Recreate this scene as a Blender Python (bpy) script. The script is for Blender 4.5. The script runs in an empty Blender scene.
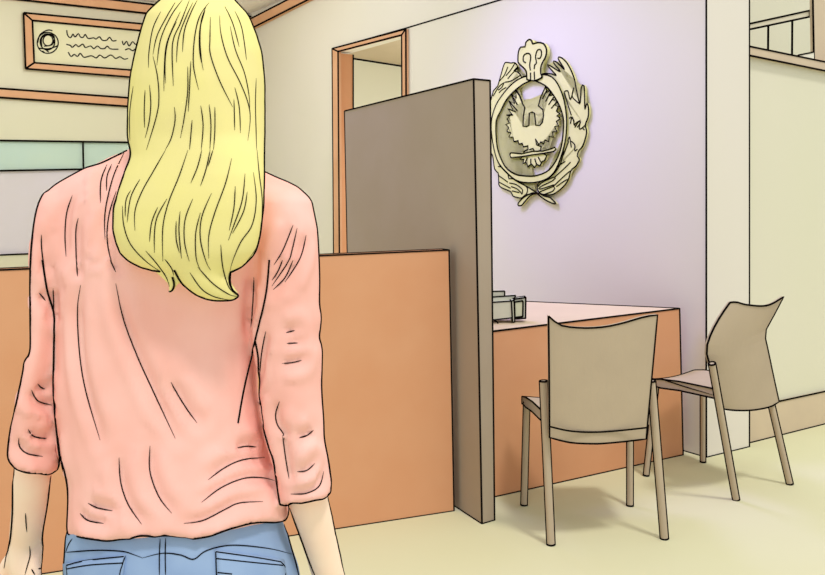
import bpy, bmesh, math, random
from mathutils import Vector, Matrix
from mathutils.bvhtree import BVHTree

random.seed(7)
V = Vector
scene = bpy.context.scene
COL = scene.collection
PI = math.pi

# ------------------------------------------------------------------ camera
F, CX, HY, EYE = 890.0, 412.5, 200.0, 1.35      # focal length in px, centre column, horizon row, eye height
cam_d = bpy.data.cameras.new('camera')
cam_d.sensor_fit = 'HORIZONTAL'
cam_d.sensor_width = 36.0
cam_d.lens = F * 36.0 / 825.0
cam_d.shift_y = -(287.5 - HY) / 825.0
cam_d.clip_start = 0.02
cam = bpy.data.objects.new('camera', cam_d)
COL.objects.link(cam)
cam.location = (0, 0, EYE)
cam.rotation_euler = (PI / 2, 0, 0)
scene.camera = cam


def at(px, py, Y):
    """point that stands Y metres ahead and reads at this place of the view"""
    return V(((px - CX) / F * Y, Y, EYE + (HY - py) / F * Y))


def ray(px, py):
    return V(((px - CX) / F, 1.0, (HY - py) / F))


EYEP = V((0, 0, EYE))


def on_floor(px, py, z=0.0):
    Y = (EYE - z) * F / (py - HY)
    return at(px, py, Y)


def on_plane(px, py, p0, n):
    d = ray(px, py)
    return EYEP + d * ((p0 - EYEP).dot(n) / d.dot(n))


# ------------------------------------------------------------------ materials
def lin(c):
    return [(x / 255 / 12.92) if x / 255 <= 0.04045 else ((x / 255 + 0.055) / 1.055) ** 2.4 for x in c]


MATS = {}


def mat(name, rgb, wash=None, scale=2.0, rough=0.95):
    """matt painted surface: two nearby pigments mixed by soft noise, like a wash"""
    if name in MATS:
        return MATS[name]
    m = bpy.data.materials.new(name)
    m.use_nodes = True
    nt = m.node_tree
    b = nt.nodes['Principled BSDF']
    b.inputs['Roughness'].default_value = rough
    b.inputs['Specular IOR Level'].default_value = 0.0
    a = lin(rgb)
    if wash is None:
        wash = [min(255, x * 1.015 + 1) for x in rgb]
    w = lin(wash)
    tc = nt.nodes.new('ShaderNodeTexCoord')
    no = nt.nodes.new('ShaderNodeTexNoise')
    no.inputs['Scale'].default_value = scale
    no.inputs['Detail'].default_value = 3.0
    ra = nt.nodes.new('ShaderNodeValToRGB')
    ra.color_ramp.elements[0].position = 0.35
    ra.color_ramp.elements[0].color = (*a, 1)
    ra.color_ramp.elements[1].position = 0.65
    ra.color_ramp.elements[1].color = (*w, 1)
    nt.links.new(tc.outputs['Object'], no.inputs['Vector'])
    nt.links.new(no.outputs['Fac'], ra.inputs['Fac'])
    nt.links.new(ra.outputs['Color'], b.inputs['Base Color'])
    MATS[name] = m
    return m


INK = mat('ink', (14, 11, 10), (20, 16, 14))
M_WALL = mat('cream_wall_paint', (220, 218, 193), (222, 218, 197), 0.8)
M_WALLB = mat('grey_lilac_wall_paint', (222, 214, 212), (218, 211, 212), 0.8)
M_WALLR = mat('pale_lilac_cream_wall_paint', (224, 219, 204), (225, 219, 208), 0.8)
M_CREAM = mat('cream_paint', (234, 233, 214), (236, 234, 216))
M_FLOOR = mat('cream_floor', (212, 210, 171), (214, 212, 176), 1.0)
M_TRIM = mat('tan_orange_wood', (219, 170, 134), (213, 163, 126), 5)
M_ORANGE = mat('orange_wood', (211, 154, 115), (214, 160, 122), 3)
M_TOP = mat('pale_peach_top', (214, 194, 168), (210, 190, 164), 3)
M_PANEL = mat('taupe_laminate', (170, 155, 137), (167, 152, 132), 3)
M_CHAIR = mat('beige_chair', (187, 171, 148), (183, 167, 145), 6)
M_CEIL = mat('taupe_ceiling', (250, 244, 240), (247, 241, 236), 1.5)
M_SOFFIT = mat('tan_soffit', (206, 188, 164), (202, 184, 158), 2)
M_GREEN = mat('pale_green_glass', (200, 221, 208), (196, 219, 210), 3)
M_GREY = mat('pale_grey_glass', (220, 214, 224), (218, 212, 218), 2)
M_PAPER = mat('certificate_paper', (224, 221, 186), (226, 222, 192), 6)
M_EMB = mat('cream_plaster', (226, 224, 158), (228, 226, 163), 12)
M_DEV = mat('grey_green_plastic', (212, 212, 196), (206, 208, 192), 20)
M_DEV2 = mat('sage_screen', (212, 214, 188), (206, 208, 184), 20)
M_TAN = mat('tan_paint', (208, 191, 164), (202, 185, 160), 4)
M_RAIL = mat('pale_rail', (214, 206, 182))
M_SKIN = mat('skin', (255, 230, 204), (255, 220, 194), 9)
M_HAIR = mat('blonde_hair', (241, 231, 150), (238, 227, 154), 14)
M_SHIRT = mat('salmon_fabric', (255, 200, 188), (250, 188, 174), 9)
M_JEANS = mat('blue_denim', (154, 180, 214), (140, 166, 204), 12)
M_SHOE = mat('white_canvas', (225, 222, 215))
M_EYE = mat('eye_white', (240, 240, 238))
M_IRIS = mat('iris', (70, 110, 140))


# ------------------------------------------------------------------ mesh builder
def W(Y, px=0.92):
    """ink line radius at distance Y"""
    return px * Y / F


class MB:
    def __init__(self):
        self.bm = bmesh.new()

    def face(self, vs, mi=0):
        try:
            f = self.bm.faces.new(vs)
            f.material_index = mi
            return f
        except ValueError:
            return None

    def prism(self, pts, off, mi=0, ink=0.0, ink_back=False, ink_side=True, skip=()):
        """front polygon pushed back by off; ink draws the edges"""
        off = V(off)
        n = len(pts)
        pts = [V(p) for p in pts]
        fr = [self.bm.verts.new(p) for p in pts]
        bk = [self.bm.verts.new(p + off) for p in pts]
        fs = [self.face(fr, mi), self.face(bk[::-1], mi)]
        for i in range(n):
            j = (i + 1) % n
            fs.append(self.face([fr[j], fr[i], bk[i], bk[j]], mi))
        if n > 4:
            bmesh.ops.triangulate(self.bm, faces=[f for f in fs[:2] if f])
        if ink:
            for i in range(n):
                j = (i + 1) % n
                if i not in skip:
                    self.tube([pts[i], pts[j]], ink)
                if ink_back:
                    self.tube([pts[i] + off, pts[j] + off], ink)
                if ink_side:
                    self.tube([pts[i], pts[i] + off], ink)

    def tube(self, pts, r, mi=1, taper=False, n=6, ball=False):
        pts = [V(p) for p in pts]
        q = [pts[0]]
        for p in pts[1:]:
            if (p - q[-1]).length > 1e-5:
                q.append(p)
        pts = q
        m = len(pts)
        if m < 2:
            return
        rings = []
        prev = None
        for i, p in enumerate(pts):
            d = (pts[min(i + 1, m - 1)] - pts[max(i - 1, 0)]).normalized()
            if prev is None:
                a = d.orthogonal().normalized()
            else:
                a = prev - d * prev.dot(d)
                a = a.normalized() if a.length > 1e-6 else d.orthogonal().normalized()
            prev = a
            b = d.cross(a)
            if callable(r):
                rr = r(i / (m - 1))
            else:
                rr = r
                if taper:
                    t = i / (m - 1)
                    rr = r * (0.25 + 0.75 * min(1.0, 5 * t, 4 * (1 - t)))
            rings.append([self.bm.verts.new(p + (a * math.cos(2 * PI * k / n) + b * math.sin(2 * PI * k / n)) * rr) for k in range(n)])
        for i in range(m - 1):
            for k in range(n):
                self.face([rings[i][k], rings[i][(k + 1) % n], rings[i + 1][(k + 1) % n], rings[i + 1][k]], mi)
        self.face(rings[0][::-1], mi)
        self.face(rings[-1], mi)

    def bar(self, p0, p1, w, d, ux, ink=0.0, mi=0):
        """square bar from p0 to p1, w wide along ux"""
        p0, p1, ux = V(p0), V(p1), V(ux).normalized()
        ax = (p1 - p0).normalized()
        uy = ax.cross(ux).normalized()
        c = [(-1, -1), (1, -1), (1, 1), (-1, 1)]
        base = [p0 + ux * (w / 2 * a) + uy * (d / 2 * b) for a, b in c]
        self.prism(base, p1 - p0, mi, ink, True, True)

    def loft(self, sections, mi=0, cap=True):
        rings = [[self.bm.verts.new(p) for p in s] for s in sections]
        n = len(rings[0])
        for i in range(len(rings) - 1):
            for k in range(n):
                self.face([rings[i][k], rings[i][(k + 1) % n], rings[i + 1][(k + 1) % n], rings[i + 1][k]], mi)
        if cap:
            self.face(rings[0][::-1], mi)
            self.face(rings[-1], mi)

    def ball(self, c, rx, ry, rz, mi=0, sub=3, rot=None):
        r = bmesh.ops.create_icosphere(self.bm, subdivisions=sub, radius=1.0)
        M = Matrix.Translation(V(c)) @ (rot.to_4x4() if rot else Matrix.Identity(4)) @ Matrix.Diagonal((rx, ry, rz, 1))
        for v in r['verts']:
            v.co = M @ v.co
            for f in v.link_faces:
                f.material_index = mi

    def rod(self, p0, p1, r, ink):
        """round leg with inked sides and ends"""
        p0, p1 = V(p0), V(p1)
        self.tube([p0, p1], r, 0, n=12)
        ax = (p1 - p0).normalized()
        ux = ax.cross(V(((p0.x + p1.x) / 2, (p0.y + p1.y) / 2, 0)).normalized()).normalized()
        uy = ax.cross(ux)
        for sg in (-1, 1):
            self.tube([p0 + ux * sg * r, p1 + ux * sg * r], ink)
        for p in (p0 + ax * ink, p1):
            self.tube([p + (ux * math.cos(2 * PI * k / 14) + uy * math.sin(2 * PI * k / 14)) * r for k in range(15)], ink)

    def build(self, name, mats, parent=None, smooth=False, origin=None):
        if not isinstance(mats, (list, tuple)):
            mats = [mats, INK]
        bm = self.bm
        bmesh.ops.recalc_face_normals(bm, faces=bm.faces[:])
        if parent is not None:
            o0 = parent.matrix_basis.translation.copy() if parent.parent is None else ROOTLOC[parent.name]
        elif origin is not None:
            o0 = V(origin)
        else:
            cs = [v.co for v in bm.verts]
            o0 = V(((min(c.x for c in cs) + max(c.x for c in cs)) / 2, (min(c.y for c in cs) + max(c.y for c in cs)) / 2, min(c.z for c in cs)))
        for v in bm.verts:
            v.co -= o0
        me = bpy.data.meshes.new(name)
        bm.to_mesh(me)
        bm.free()
        for m in mats:
            me.materials.append(m)
        if smooth:
            for p in me.polygons:
                p.use_smooth = True
        o = bpy.data.objects.new(name, me)
        COL.objects.link(o)
        if parent is not None:
            o.parent = parent
        else:
            o.location = o0
        ROOTLOC[o.name] = o0.copy()
        return o


ROOTLOC = {}


def tag(o, label=None, cat=None, group=None, kind=None):
    if label:
        o['label'] = label
    if cat:
        o['category'] = cat
    if group:
        o['group'] = group
    if kind:
        o['kind'] = kind
    return o


def empty(name, loc, label, cat, group=None):
    o = bpy.data.objects.new(name, None)
    COL.objects.link(o)
    o.location = loc
    o.empty_display_size = 0.1
    ROOTLOC[o.name] = V(loc)
    return tag(o, label, cat, group)


def struct(mb, name, mats, parent=None):
    o = mb.build(name, mats, parent)
    if parent is None:
        o['kind'] = 'structure'
    return o


def smooth_line(pts, step=4):
    """Catmull-Rom through 2D points"""
    if len(pts) < 3:
        n = 8
        a, b = pts
        return [(a[0] + (b[0] - a[0]) * i / n, a[1] + (b[1] - a[1]) * i / n) for i in range(n + 1)]
    out = []
    P = [pts[0]] + list(pts) + [pts[-1]]
    for i in range(1, len(P) - 2):
        p0, p1, p2, p3 = P[i - 1], P[i], P[i + 1], P[i + 2]
        L = math.hypot(p2[0] - p1[0], p2[1] - p1[1])
        k = max(2, int(L / step))
        for j in range(k):
            t = j / k
            t2, t3 = t * t, t * t * t
            out.append(tuple(0.5 * (2 * p1[c] + (p2[c] - p0[c]) * t + (2 * p0[c] - 5 * p1[c] + 4 * p2[c] - p3[c]) * t2 + (3 * p1[c] - p0[c] - 3 * p2[c] + p3[c]) * t3) for c in (0, 1)))
    out.append(tuple(pts[-1]))
    return out


def zc(pts, s, ox, oy):
    return [(x / s + ox, y / s + oy) for x, y in pts]


# ------------------------------------------------------------------ room geometry
DR = V((1337.5, F, 0)).normalized()          # the direction the counters run in
DL = V((-F * 1.0, 1337.5, 0)).normalized()   # the direction of the wall with the emblem
UP = V((0, 0, 1))
P0 = on_floor(706.3, 457.5)                      # outside corner of the emblem wall
NW = -DR                                     # its normal, into the room
LW = 9.8 / 1.0


def wall_pt(px, py, off=0.0):
    return on_plane(px, py, P0 + NW * off, NW)


CORNER = wall_pt(250, 60)
CORNER.z = 0
NL = -DL                                     # left wall normal, into the room


def left_pt(px, py, off=0.0):
    return on_plane(px, py, CORNER + NL * off, NL)


HC = 3.36                                    # ceiling height


def z0(p, z=0.0):
    return V((p.x, p.y, z))


# floor
mb = MB()
mb.prism([(-7, -1.5, 0), (6, -1.5, 0), (6, 9, 0), (0, 14.5, 0), (-7, 12.0, 0)], (0, 0, -0.1))
struct(mb, 'floor', [M_FLOOR, INK])

# emblem wall with its doorway
dR, dL_ = wall_pt(405, 120), wall_pt(334, 120)
zt = (wall_pt(333, 51).z + wall_pt(405, 33).z) / 2
TH = 0.16
OFF = DR * TH
mb = MB()
mb.prism([z0(P0), z0(dR), z0(dR, 3.9), z0(P0, 3.9)], OFF)
mb.prism([z0(dL_), z0(CORNER), z0(CORNER, 3.9), z0(dL_, 3.9)], OFF)
mb.prism([z0(dR, zt), z0(dL_, zt), z0(dL_, 3.9), z0(dR, 3.9)], OFF)
# wall end block
e0 = P0 + DL * 0.45
mb.prism([z0(P0 + DR * TH), z0(P0 + DR * 0.362), z0(P0 + DR * 0.362 + DL * 0.45), z0(e0 + DR * TH)], (0, 0, 3.9))
w = W(4.65, 0.95)
mb.tube([z0(P0), z0(P0 + V((0, 0, 0)), 3.9)], w)
c2 = P0 + DR * 0.362
mb.tube([z0(c2), z0(c2, 3.9)], w)
mb.tube([z0(P0), z0(c2)], w)
mb.tube([z0(P0), z0(wall_pt(640, 400))], w)
# line scored along the wall above the door
mb.tube([wall_pt(333, 48.5), wall_pt(405, 28.5), wall_pt(500, 0), wall_pt(530, -9)], W(6.5, 0.85))
struct(mb, 'wall_right', [M_WALLR, INK])

# left wall with the serving window
wl0 = left_pt(-150, 100)
wl1 = left_pt(200, 100)
mb = MB()
OL = DL * 0.16
zt_w = lambda px: left_pt(px, 140.5 + px * 0.015).z
zb_w = lambda px: left_pt(px, 255 - px * 0.04).z


def lp(px, z):
    p = left_pt(px, 150)
    return z0(p, z)


x0w, x1w = -150, 205
mb.prism([lp(-260, 0), lp(251, 0), lp(251, zb_w(251)), lp(x1w, zb_w(x1w)), lp(x0w, zb_w(x0w)), lp(-260, zb_w(-260))], OL)
mb.prism([lp(-260, zt_w(-260)), lp(x0w, zt_w(x0w)), lp(x1w, zt_w(x1w)), lp(251, zt_w(251)), lp(251, 3.9), lp(-260, 3.9)], OL)
mb.prism([lp(x1w, zb_w(x1w)), lp(251, zb_w(251)), lp(251, zt_w(251)), lp(x1w, zt_w(x1w))], OL)
mb.prism([lp(-260, zb_w(-260)), lp(x0w, zb_w(x0w)), lp(x0w, zt_w(x0w)), lp(-260, zt_w(-260))], OL)
struct(mb, 'wall_left', [M_WALL, INK])

win = bpy.data.objects.new('window_1', None)
COL.objects.link(win)
win.location = lp(60, zb_w(60))
ROOTLOC[win.name] = V(win.location)
win['kind'] = 'structure'
wi = W(8.6, 0.95)
sub = DL * 0.03


def quad_left(pts):
    return [left_pt(*p, off=-0.02) for p in pts]


mb = MB()
mb.prism(quad_left([(-150, 138.3), (83, 141.7), (83.5, 169.2), (-150, 173.6)]), sub, 0, 0)
o = mb.build('pane', [M_GREEN, INK], win)
o['label'] = 'pale green upper pane'
mb = MB()
mb.prism(quad_left([(83, 141.7), (205, 143.5), (205, 166.8), (83.5, 169.2)]), sub, 0, 0)
o = mb.build('pane', [M_GREEN, INK], win)
o['label'] = 'narrow pale green pane right of the mullion'
mb = MB()
mb.prism(quad_left([(-150, 173.6), (83.5, 169.2), (205, 166.8), (205, 246.8), (-150, 261)]), sub, 0, 0)
o = mb.build('pane', [M_GREY, INK], win)
o['label'] = 'large pale grey lower pane'
mb = MB()
fr = lambda px, py: left_pt(px, py, off=0.004)
mb.tube([fr(-150, 138.3), fr(205, 143.5)], wi)
mb.tube([fr(-150, 173.6), fr(83.5, 169.2), fr(205, 166.8)], wi)
mb.tube([fr(-150, 261), fr(205, 246.8)], wi * 0.85)
mb.tube([fr(83, 141.7), fr(83.5, 169.2)], wi)
mb.tube([fr(205, 143.5), fr(205, 246.8)], wi)
mb.build('window_frame', [M_TRIM, INK], win)

# crown trims, band trim, ceiling
mb = MB()
w9 = W(9.0, 0.95)
for (ptf, a, b, c, d, skip) in (
        (left_pt, (-150, -32), (251, 16.5), (251, 24.5), (-150, -18.5), (1, 3)),
        ):
    q = [ptf(*a, off=0.05), ptf(*b, off=0.05), ptf(*c, off=0.05), ptf(*d, off=0.05)]
    mb.prism(q, DL * 0.05, 0, w9, False, False, skip)
struct(mb, 'trim_1', [M_TRIM, INK])
mb = MB()
q = [wall_pt(251, 18.5, 0.05), wall_pt(400, -58, 0.05), wall_pt(400, -47, 0.05), wall_pt(251, 28.5, 0.05)]
mb.prism(q, DR * 0.05, 0, w9, False, False, (1, 3))
struct(mb, 'trim_2', [M_TRIM, INK])
mb = MB()
q = [left_pt(-150, 77.5, 0.03), left_pt(251, 106.8, 0.03), left_pt(251, 115.0, 0.03), left_pt(-150, 87, 0.03)]
mb.prism(q, DL * 0.03, 0, w9, False, False, (1, 3))
struct(mb, 'trim_3', [M_TRIM, INK])
mb = MB()
a = wall_pt(262, 10)
mb.prism([z0(CORNER + DL * .2 + DR * .2, 3.36), z0(lp(-240, 0) + DL * .2, 3.36), z0(lp(-240, 0), 3.36) - DL * 1.6, z0(CORNER, 3.36) - DL * 2.3 - DR * 1.2, z0(CORNER, 3.36) - DL * 2.3 + DR * .2], (0, 0, 0.08))
struct(mb, 'ceiling', [M_CEIL, INK])

# doorway: casing, reveal
door = bpy.data.objects.new('door_1', None)
COL.objects.link(door)
door.location = z0((dR + dL_) / 2)
ROOTLOC[door.name] = V(door.location)
door['kind'] = 'structure'
wd = W(7.4, 0.9)


def casing(name, q):
    m = MB()
    m.prism([wall_pt(x, y, 0.025) for x, y in q], DR * 0.03, 0, wd, False, False)
    m.build(name, [M_TRIM, INK], door)


casing('frame', [(332.2, 48.6), (338, 51.5), (340.0, 345), (334.4, 349)])
casing('frame', [(332.2, 48.6), (405.8, 29.0), (401.8, 35.0), (338, 51.5)])
casing('frame', [(405.8, 29.0), (407.0, 318), (403.0, 322), (401.8, 35.0)])
mb = MB()
jl = wall_pt(338, 100)
jr = wall_pt(402, 100)
mb.prism([z0(jl), z0(jl, zt - .02), z0(jl, zt - .02) + OFF * 0.98, z0(jl) + OFF * 0.98], DL * 0.03, 0, wd, False, False, (1, 3))
mb.build('reveal', [M_ORANGE, INK], door)
mb = MB()
mb.prism([z0(jr), z0(jr, zt - .02), z0(jr, zt - .02) + OFF, z0(jr) + OFF], -DL * 0.03)
mb.build('reveal', [M_ORANGE, INK], door)

# room beyond the doorway
pb = at(349, 58, 9.9)
d2 = (at(402, 66.2, 9.9 * (HY - 58) / (HY - 66.2)) - pb)
d2.z = 0
d2.normalize()
hb = pb.z
mb = MB()
mb.prism([z0(pb - d2 * 0.55), z0(pb + d2 * 2.6), z0(pb + d2 * 2.6, hb), z0(pb - d2 * 0.55, hb)], DL * 0.1)
mb.tube([z0(pb - d2 * 0.5, hb), z0(pb + d2 * 2.6, hb)], W(9.9, 0.9))
struct(mb, 'wall_beyond', [M_CREAM, INK])
mb = MB()
mb.prism([z0(pb - d2 * 0.5, hb + .01), z0(pb + d2 * 2.6, hb + .01), z0(dR - DL * 1.0, hb + .01) + OFF * 1.03, z0(dL_ + DL * .3, hb + .01) + OFF * 1.03], (0, 0, 0.08))
struct(mb, 'ceiling_beyond', [M_SOFFIT, INK])

# far wall on the right with its baseboard and the gallery above
fa, fb = on_floor(757, 440), on_floor(825, 423)
FD = (fb - fa).normalized()
FN = V((FD.y, -FD.x, 0))                     # towards the room


def far_pt(px, py, off=0.0):
    return on_plane(px, py, fa + FN * off, FN)


A, B = fa - FD * 0.35, fa + FD * 3.2
mb = MB()
zb = far_pt(752, 57.5).z
mb.prism([z0(A), z0(B), z0(B, zb), z0(A, zb)], -FN * 0.14)
mb.prism([z0(A, zb) - FN * .9, z0(B, zb) - FN * .9, z0(B, 3.9) - FN * .9, z0(A, 3.9) - FN * .9], -FN * 0.1)
struct(mb, 'wall_far', [M_WALL, INK])
mb = MB()
q = [z0(A, far_pt(757, 405).z), z0(B, far_pt(757, 405).z), z0(B), z0(A)]
mb.prism([p + FN * .015 for p in q], -FN * 0.015, 0, W(5.2, 0.95), False, False, (1, 3))
struct(mb, 'baseboard_right', [M_TAN, INK])
mb = MB()
bm_ = [far_pt(745, 47.2), far_pt(860, 70.6), far_pt(860, 79.4), far_pt(745, 56.2)]
mb.prism([p + FN * .03 for p in bm_], -FN * 0.93, 0, W(5.2, 0.95), False, False, (1, 3))
struct(mb, 'trim_4', [M_TAN, INK])

# ------------------------------------------------------------------ gallery railing
RO = -0.12
rp = lambda px, py, o=0.0: far_pt(px, py, RO + o)
base = rp(790, 60)
rail = empty('gallery_railing', z0(base, zb + .05), 'pale sloping handrail with thin dark balusters and tan post above the far right wall beam', 'railing')
wr = W(5.5, 0.95)
mb = MB()
mb.prism([rp(745, 24.8, .02), rp(812.5, 9.9, .02), rp(812.5, 16.2, .02), rp(745, 30.4, .02)], -FN * 0.04, 0, wr, False, False, (1, 3))
mb.build('handrail', [M_RAIL, INK], rail)
for (xa, ya, yb) in ((768.3, 25, 55), (792.3, 20, 58)):
    mb = MB()
    mb.tube([rp(xa, ya), rp(xa - .3, yb)], wr * 1.1, 0)
    mb.build('baluster', [INK, INK], rail)
mb = MB()
mb.prism([rp(812.2, -40, .05), rp(826, -40, .05), rp(828, 66, .05), rp(814, 62, .05)], -FN * 0.022, 0, wr, False, False, (0, 1, 2))
mb.build('post', [M_TAN, INK], rail)
mb = MB()
mb.prism([rp(798, 55.2, .06), rp(814, 52, .06), rp(814, 62, .06), rp(798, 60, .06)], -FN * 0.06, 0, wr * .8, False, False, (1, 2, 3))
mb.build('foot_plate', [M_CREAM, INK], rail)

# ------------------------------------------------------------------ framed certificate on the left wall
cert = empty('framed_certificate', left_pt(115, 84, 0.0), 'orange wood framed certificate with round seal hung high on the left wall', 'picture')
OUT = [(23.6, 12.7), (212, 30.4), (210, 83.4), (25.6, 68.7)]
INN = [(32.4, 20.4), (204, 36.6), (202.5, 75.4), (34.2, 62.8)]
wf = W(8.6, 0.92)
for i in range(4):
    j = (i + 1) % 4
    mb = MB()
    q = [left_pt(*OUT[i], off=.05), left_pt(*OUT[j], off=.05), left_pt(*INN[j], off=.04), left_pt(*INN[i], off=.04)]
    mb.prism(q, DL * 0.038, 0, wf, False, False)
    mb.build('frame', [M_TRIM, INK], cert)
mb = MB()
mb.prism([left_pt(*p, off=.02) for p in INN], DL * 0.015)
ws = W(8.6, 0.62)
Z1 = lambda pts: zc(pts, 4.107, 0, 0)


def scr(pts, r=ws, m=mb):
    m.tube([left_pt(x, y, .021) for x, y in smooth_line(Z1(pts), 1.0)], r)


scr([(274, 124), (278, 145), (290, 155), (300, 140), (308, 152), (322, 138), (330, 152), (342, 153), (350, 141), (362, 158), (385, 155), (394, 161), (408, 151), (420, 165), (438, 165), (450, 153), (462, 168), (478, 166)])
scr([(502, 168), (508, 184), (520, 170), (530, 189), (545, 171), (556, 182), (580, 178), (600, 192), (640, 186)])
scr([(272, 182), (290, 187), (296, 195), (312, 183), (322, 192), (340, 181), (350, 195), (372, 189), (385, 200), (400, 189), (415, 200), (432, 198), (440, 189), (455, 201), (486, 202)])
scr([(514, 205), (530, 200), (545, 208), (560, 201), (600, 212)])
scr([(280, 214), (292, 232), (305, 223), (318, 232), (330, 219), (345, 235), (375, 229), (395, 238), (410, 226), (430, 238), (455, 226), (475, 240), (492, 233), (510, 243), (525, 240)])
for (cx, cy, a, b) in ((196, 176, 43, 43), (195, 172, 30, 33), (197, 166, 20, 22)):
    scr([(cx + a * math.cos(t * PI / 8), cy + b * math.sin(t * PI / 8)) for t in range(-3, 14)])
scr([(172, 195), (172, 155), (200, 140), (222, 150), (215, 182), (180, 190)])
scr([(160, 198), (200, 200), (238, 188)])
scr([(175, 208), (182, 216)])
scr([(190, 206), (200, 214)])
scr([(215, 126), (195, 124), (165, 142), (155, 175)])
mb.build('certificate_sheet', [M_PAPER, INK], cert)

# ------------------------------------------------------------------ service counter in front of the person
b0, b1 = on_floor(454, 511), on_floor(30, 576)
cd = (b0 - b1).normalized()
cn = V((-cd.y, cd.x, 0))
bl = b1 - cd * 0.9
t0 = on_plane(449, 250, b0, cn)
tl = on_plane(0, 270, b0, cn)
tdir = (tl - t0)
t_end = t0 + tdir * ((bl - b0).length / z0(tl - t0).length)
mb = MB()
mb.prism([b0, t0, t_end, bl], cn * 0.07, 0, W(3.5, 0.95), True, True)
tag(mb.build('service_counter', [M_ORANGE, INK]), 'long plain orange counter front standing behind the blonde woman', 'counter')

# ------------------------------------------------------------------ tall partition
br = on_floor(482, 524)
tr = at(473.6, 79, br.y)
Yl = br.y * (HY - 79) / (HY - 111)
tl2 = at(344.6, 111, Yl)
blp = V(((351 - CX) / F * Yl, Yl, 0))
rb = on_floor(494.5, 520.3)
rt = at(490, 80.6, rb.y)
mb = MB()
offv = DR * 0.075
fr = [tl2, tr, br, blp]
bk = [tl2 + (rt - tr), rt, rb, blp + (rb - br)]
vs = [mb.bm.verts.new(p) for p in fr + bk]
for f in ((0, 1, 2, 3), (7, 6, 5, 4), (0, 4, 5, 1), (1, 5, 6, 2), (2, 6, 7, 3), (3, 7, 4, 0)):
    mb.face([vs[i] for i in f])
wp = W(3.9, 0.95)
for a, b in ((0, 1), (1, 2), (2, 3), (3, 0), (4, 5), (5, 6), (0, 4), (1, 5), (2, 6)):
    mb.tube([(fr + bk)[a], (fr + bk)[b]], wp)
tag(mb.build('partition_panel', [M_PANEL, INK]), 'tall thick taupe partition panel standing between the counter and the desk', 'partition')

# ------------------------------------------------------------------ desk against the emblem wall
dc = on_floor(683, 455)
c_b = dc - DR * 0.012
hd = at(679.5, 308.5, c_b.y).z
fl = on_floor(495, 497)
ddir = (fl - dc).normalized()
fl2 = dc + ddir * 1.26
# front edge heights follow the view: top front line
ftop_r = at(679.5, 308.5, dc.y)
ftop_l = on_plane(493, 331.3, dc, V((-ddir.y, ddir.x, 0)))
tdr = ftop_l - ftop_r
ftop_l2 = ftop_r + tdr * (1.26 / z0(tdr).length)
back_l = at(493, 300.2, 1.0)
bY = (EYE - hd) * F / (300.2 - HY)
back = V(((493 - CX) / F * bY, bY, hd))
bdir = (z0(back) - z0(ftop_r)).normalized()
back2 = z0(ftop_r, hd) + bdir * 1.05
back2.z = hd
desk = empty('reception_desk', z0((dc + fl2) / 2), 'orange desk with pale peach top standing against the emblem wall', 'desk')
mb = MB()
nrm = V((-ddir.y, ddir.x, 0))
if nrm.y < 0:
    nrm = -nrm
T = 0.003
pdir = (blp - br).normalized()
far_l = z0(ftop_l2 + pdir * 0.8, hd)
top = [ftop_r, ftop_l2, far_l, back2]
mb.prism([p - UP * 0.0 for p in top], (0, 0, -T))
wk = W(4.5, 0.95)
mb.tube([ftop_r, ftop_l2], wk)
gap = at(540, 302.2, (EYE - hd) * F / 102.2)
mb.tube([ftop_r, back2], wk)
mb.build('desk_top', [M_TOP, INK], desk)
mb = MB()
ins = nrm * 0.004
bot = [dc, fl2, z0(far_l), z0(back2)]
tp = [ftop_r - UP * T, ftop_l2 - UP * T, far_l - UP * T, back2 - UP * T]
vv = [mb.bm.verts.new(p) for p in bot + tp]
for f in ((0, 1, 5, 4), (1, 2, 6, 5), (2, 3, 7, 6), (3, 0, 4, 7), (4, 5, 6, 7), (3, 2, 1, 0)):
    mb.face([vv[i] for i in f])
mb.tube([dc, fl2], wk)
mb.tube([dc, ftop_r], wk)
mb.build('desk_body', [M_ORANGE, INK], desk)

# ------------------------------------------------------------------ device on the desk
zc13 = lambda x, y: (x / 9.58 + 480, y / 9.58 + 280)
hdev = ftop_l.z + (hd - ftop_l.z) * 0.2 + .012
Yd = (EYE - hdev) * F / (zc13(0, 395)[1] - HY)
dv = lambda x, y, Y=Yd: at(*zc13(x, y), Y)
dev = empty('desktop_device', V((dv(250, 395).x, Yd + .04, hdev)), 'small boxy grey-green machine on the desk beside the partition', 'machine')
wv = W(4.3, 0.75)
bx = V((0.0, 0.09, 0.0))
mb = MB()
mb.prism([dv(20, 220), dv(300, 202), dv(312, 362), dv(20, 395)], bx, 0, wv, True, True)
mb.build('housing', [M_DEV, INK], dev)
mb = MB()
mb.prism([dv(20, 168, Yd + .05), dv(128, 163, Yd + .05), dv(342, 147, Yd + .05), dv(318, 196, Yd + .05), dv(20, 215, Yd + .05)], (0, .05, 0), 0, wv, False, False)
mb.build('lid', [M_DEV, INK], dev)
mb = MB()
mb.prism([dv(20, 112, Yd + .06), dv(236, 106, Yd + .06), dv(236, 158, Yd + .06), dv(20, 166, Yd + .06)], (0, .04, 0), 0, wv, False, False)
mb.build('top_block', [M_DEV, INK], dev)
mb = MB()
mb.prism([dv(302, 204, Yd - .004), dv(326, 192, Yd - .004), dv(333, 402, Yd - .004), dv(312, 405, Yd - .004)], (0, .08, 0), 0, wv, False, False)
mb.build('side_plate', [M_DEV, INK], dev)
mb = MB()
mb.prism([dv(326, 184, Yd + .02), dv(438, 168, Yd + .02), dv(436, 366, Yd + .02), dv(332, 372, Yd + .02)], (0, .05, 0), 0, wv * 1.2, True, True)
sc = MB()
sc.prism([dv(330, 212, Yd + .016), dv(412, 200, Yd + .016), dv(410, 350, Yd + .016), dv(334, 358, Yd + .016)], (0, .01, 0), 0, wv * 1.2, False, False)
hs = mb.build('screen_housing', [M_DEV, INK], dev)
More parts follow.
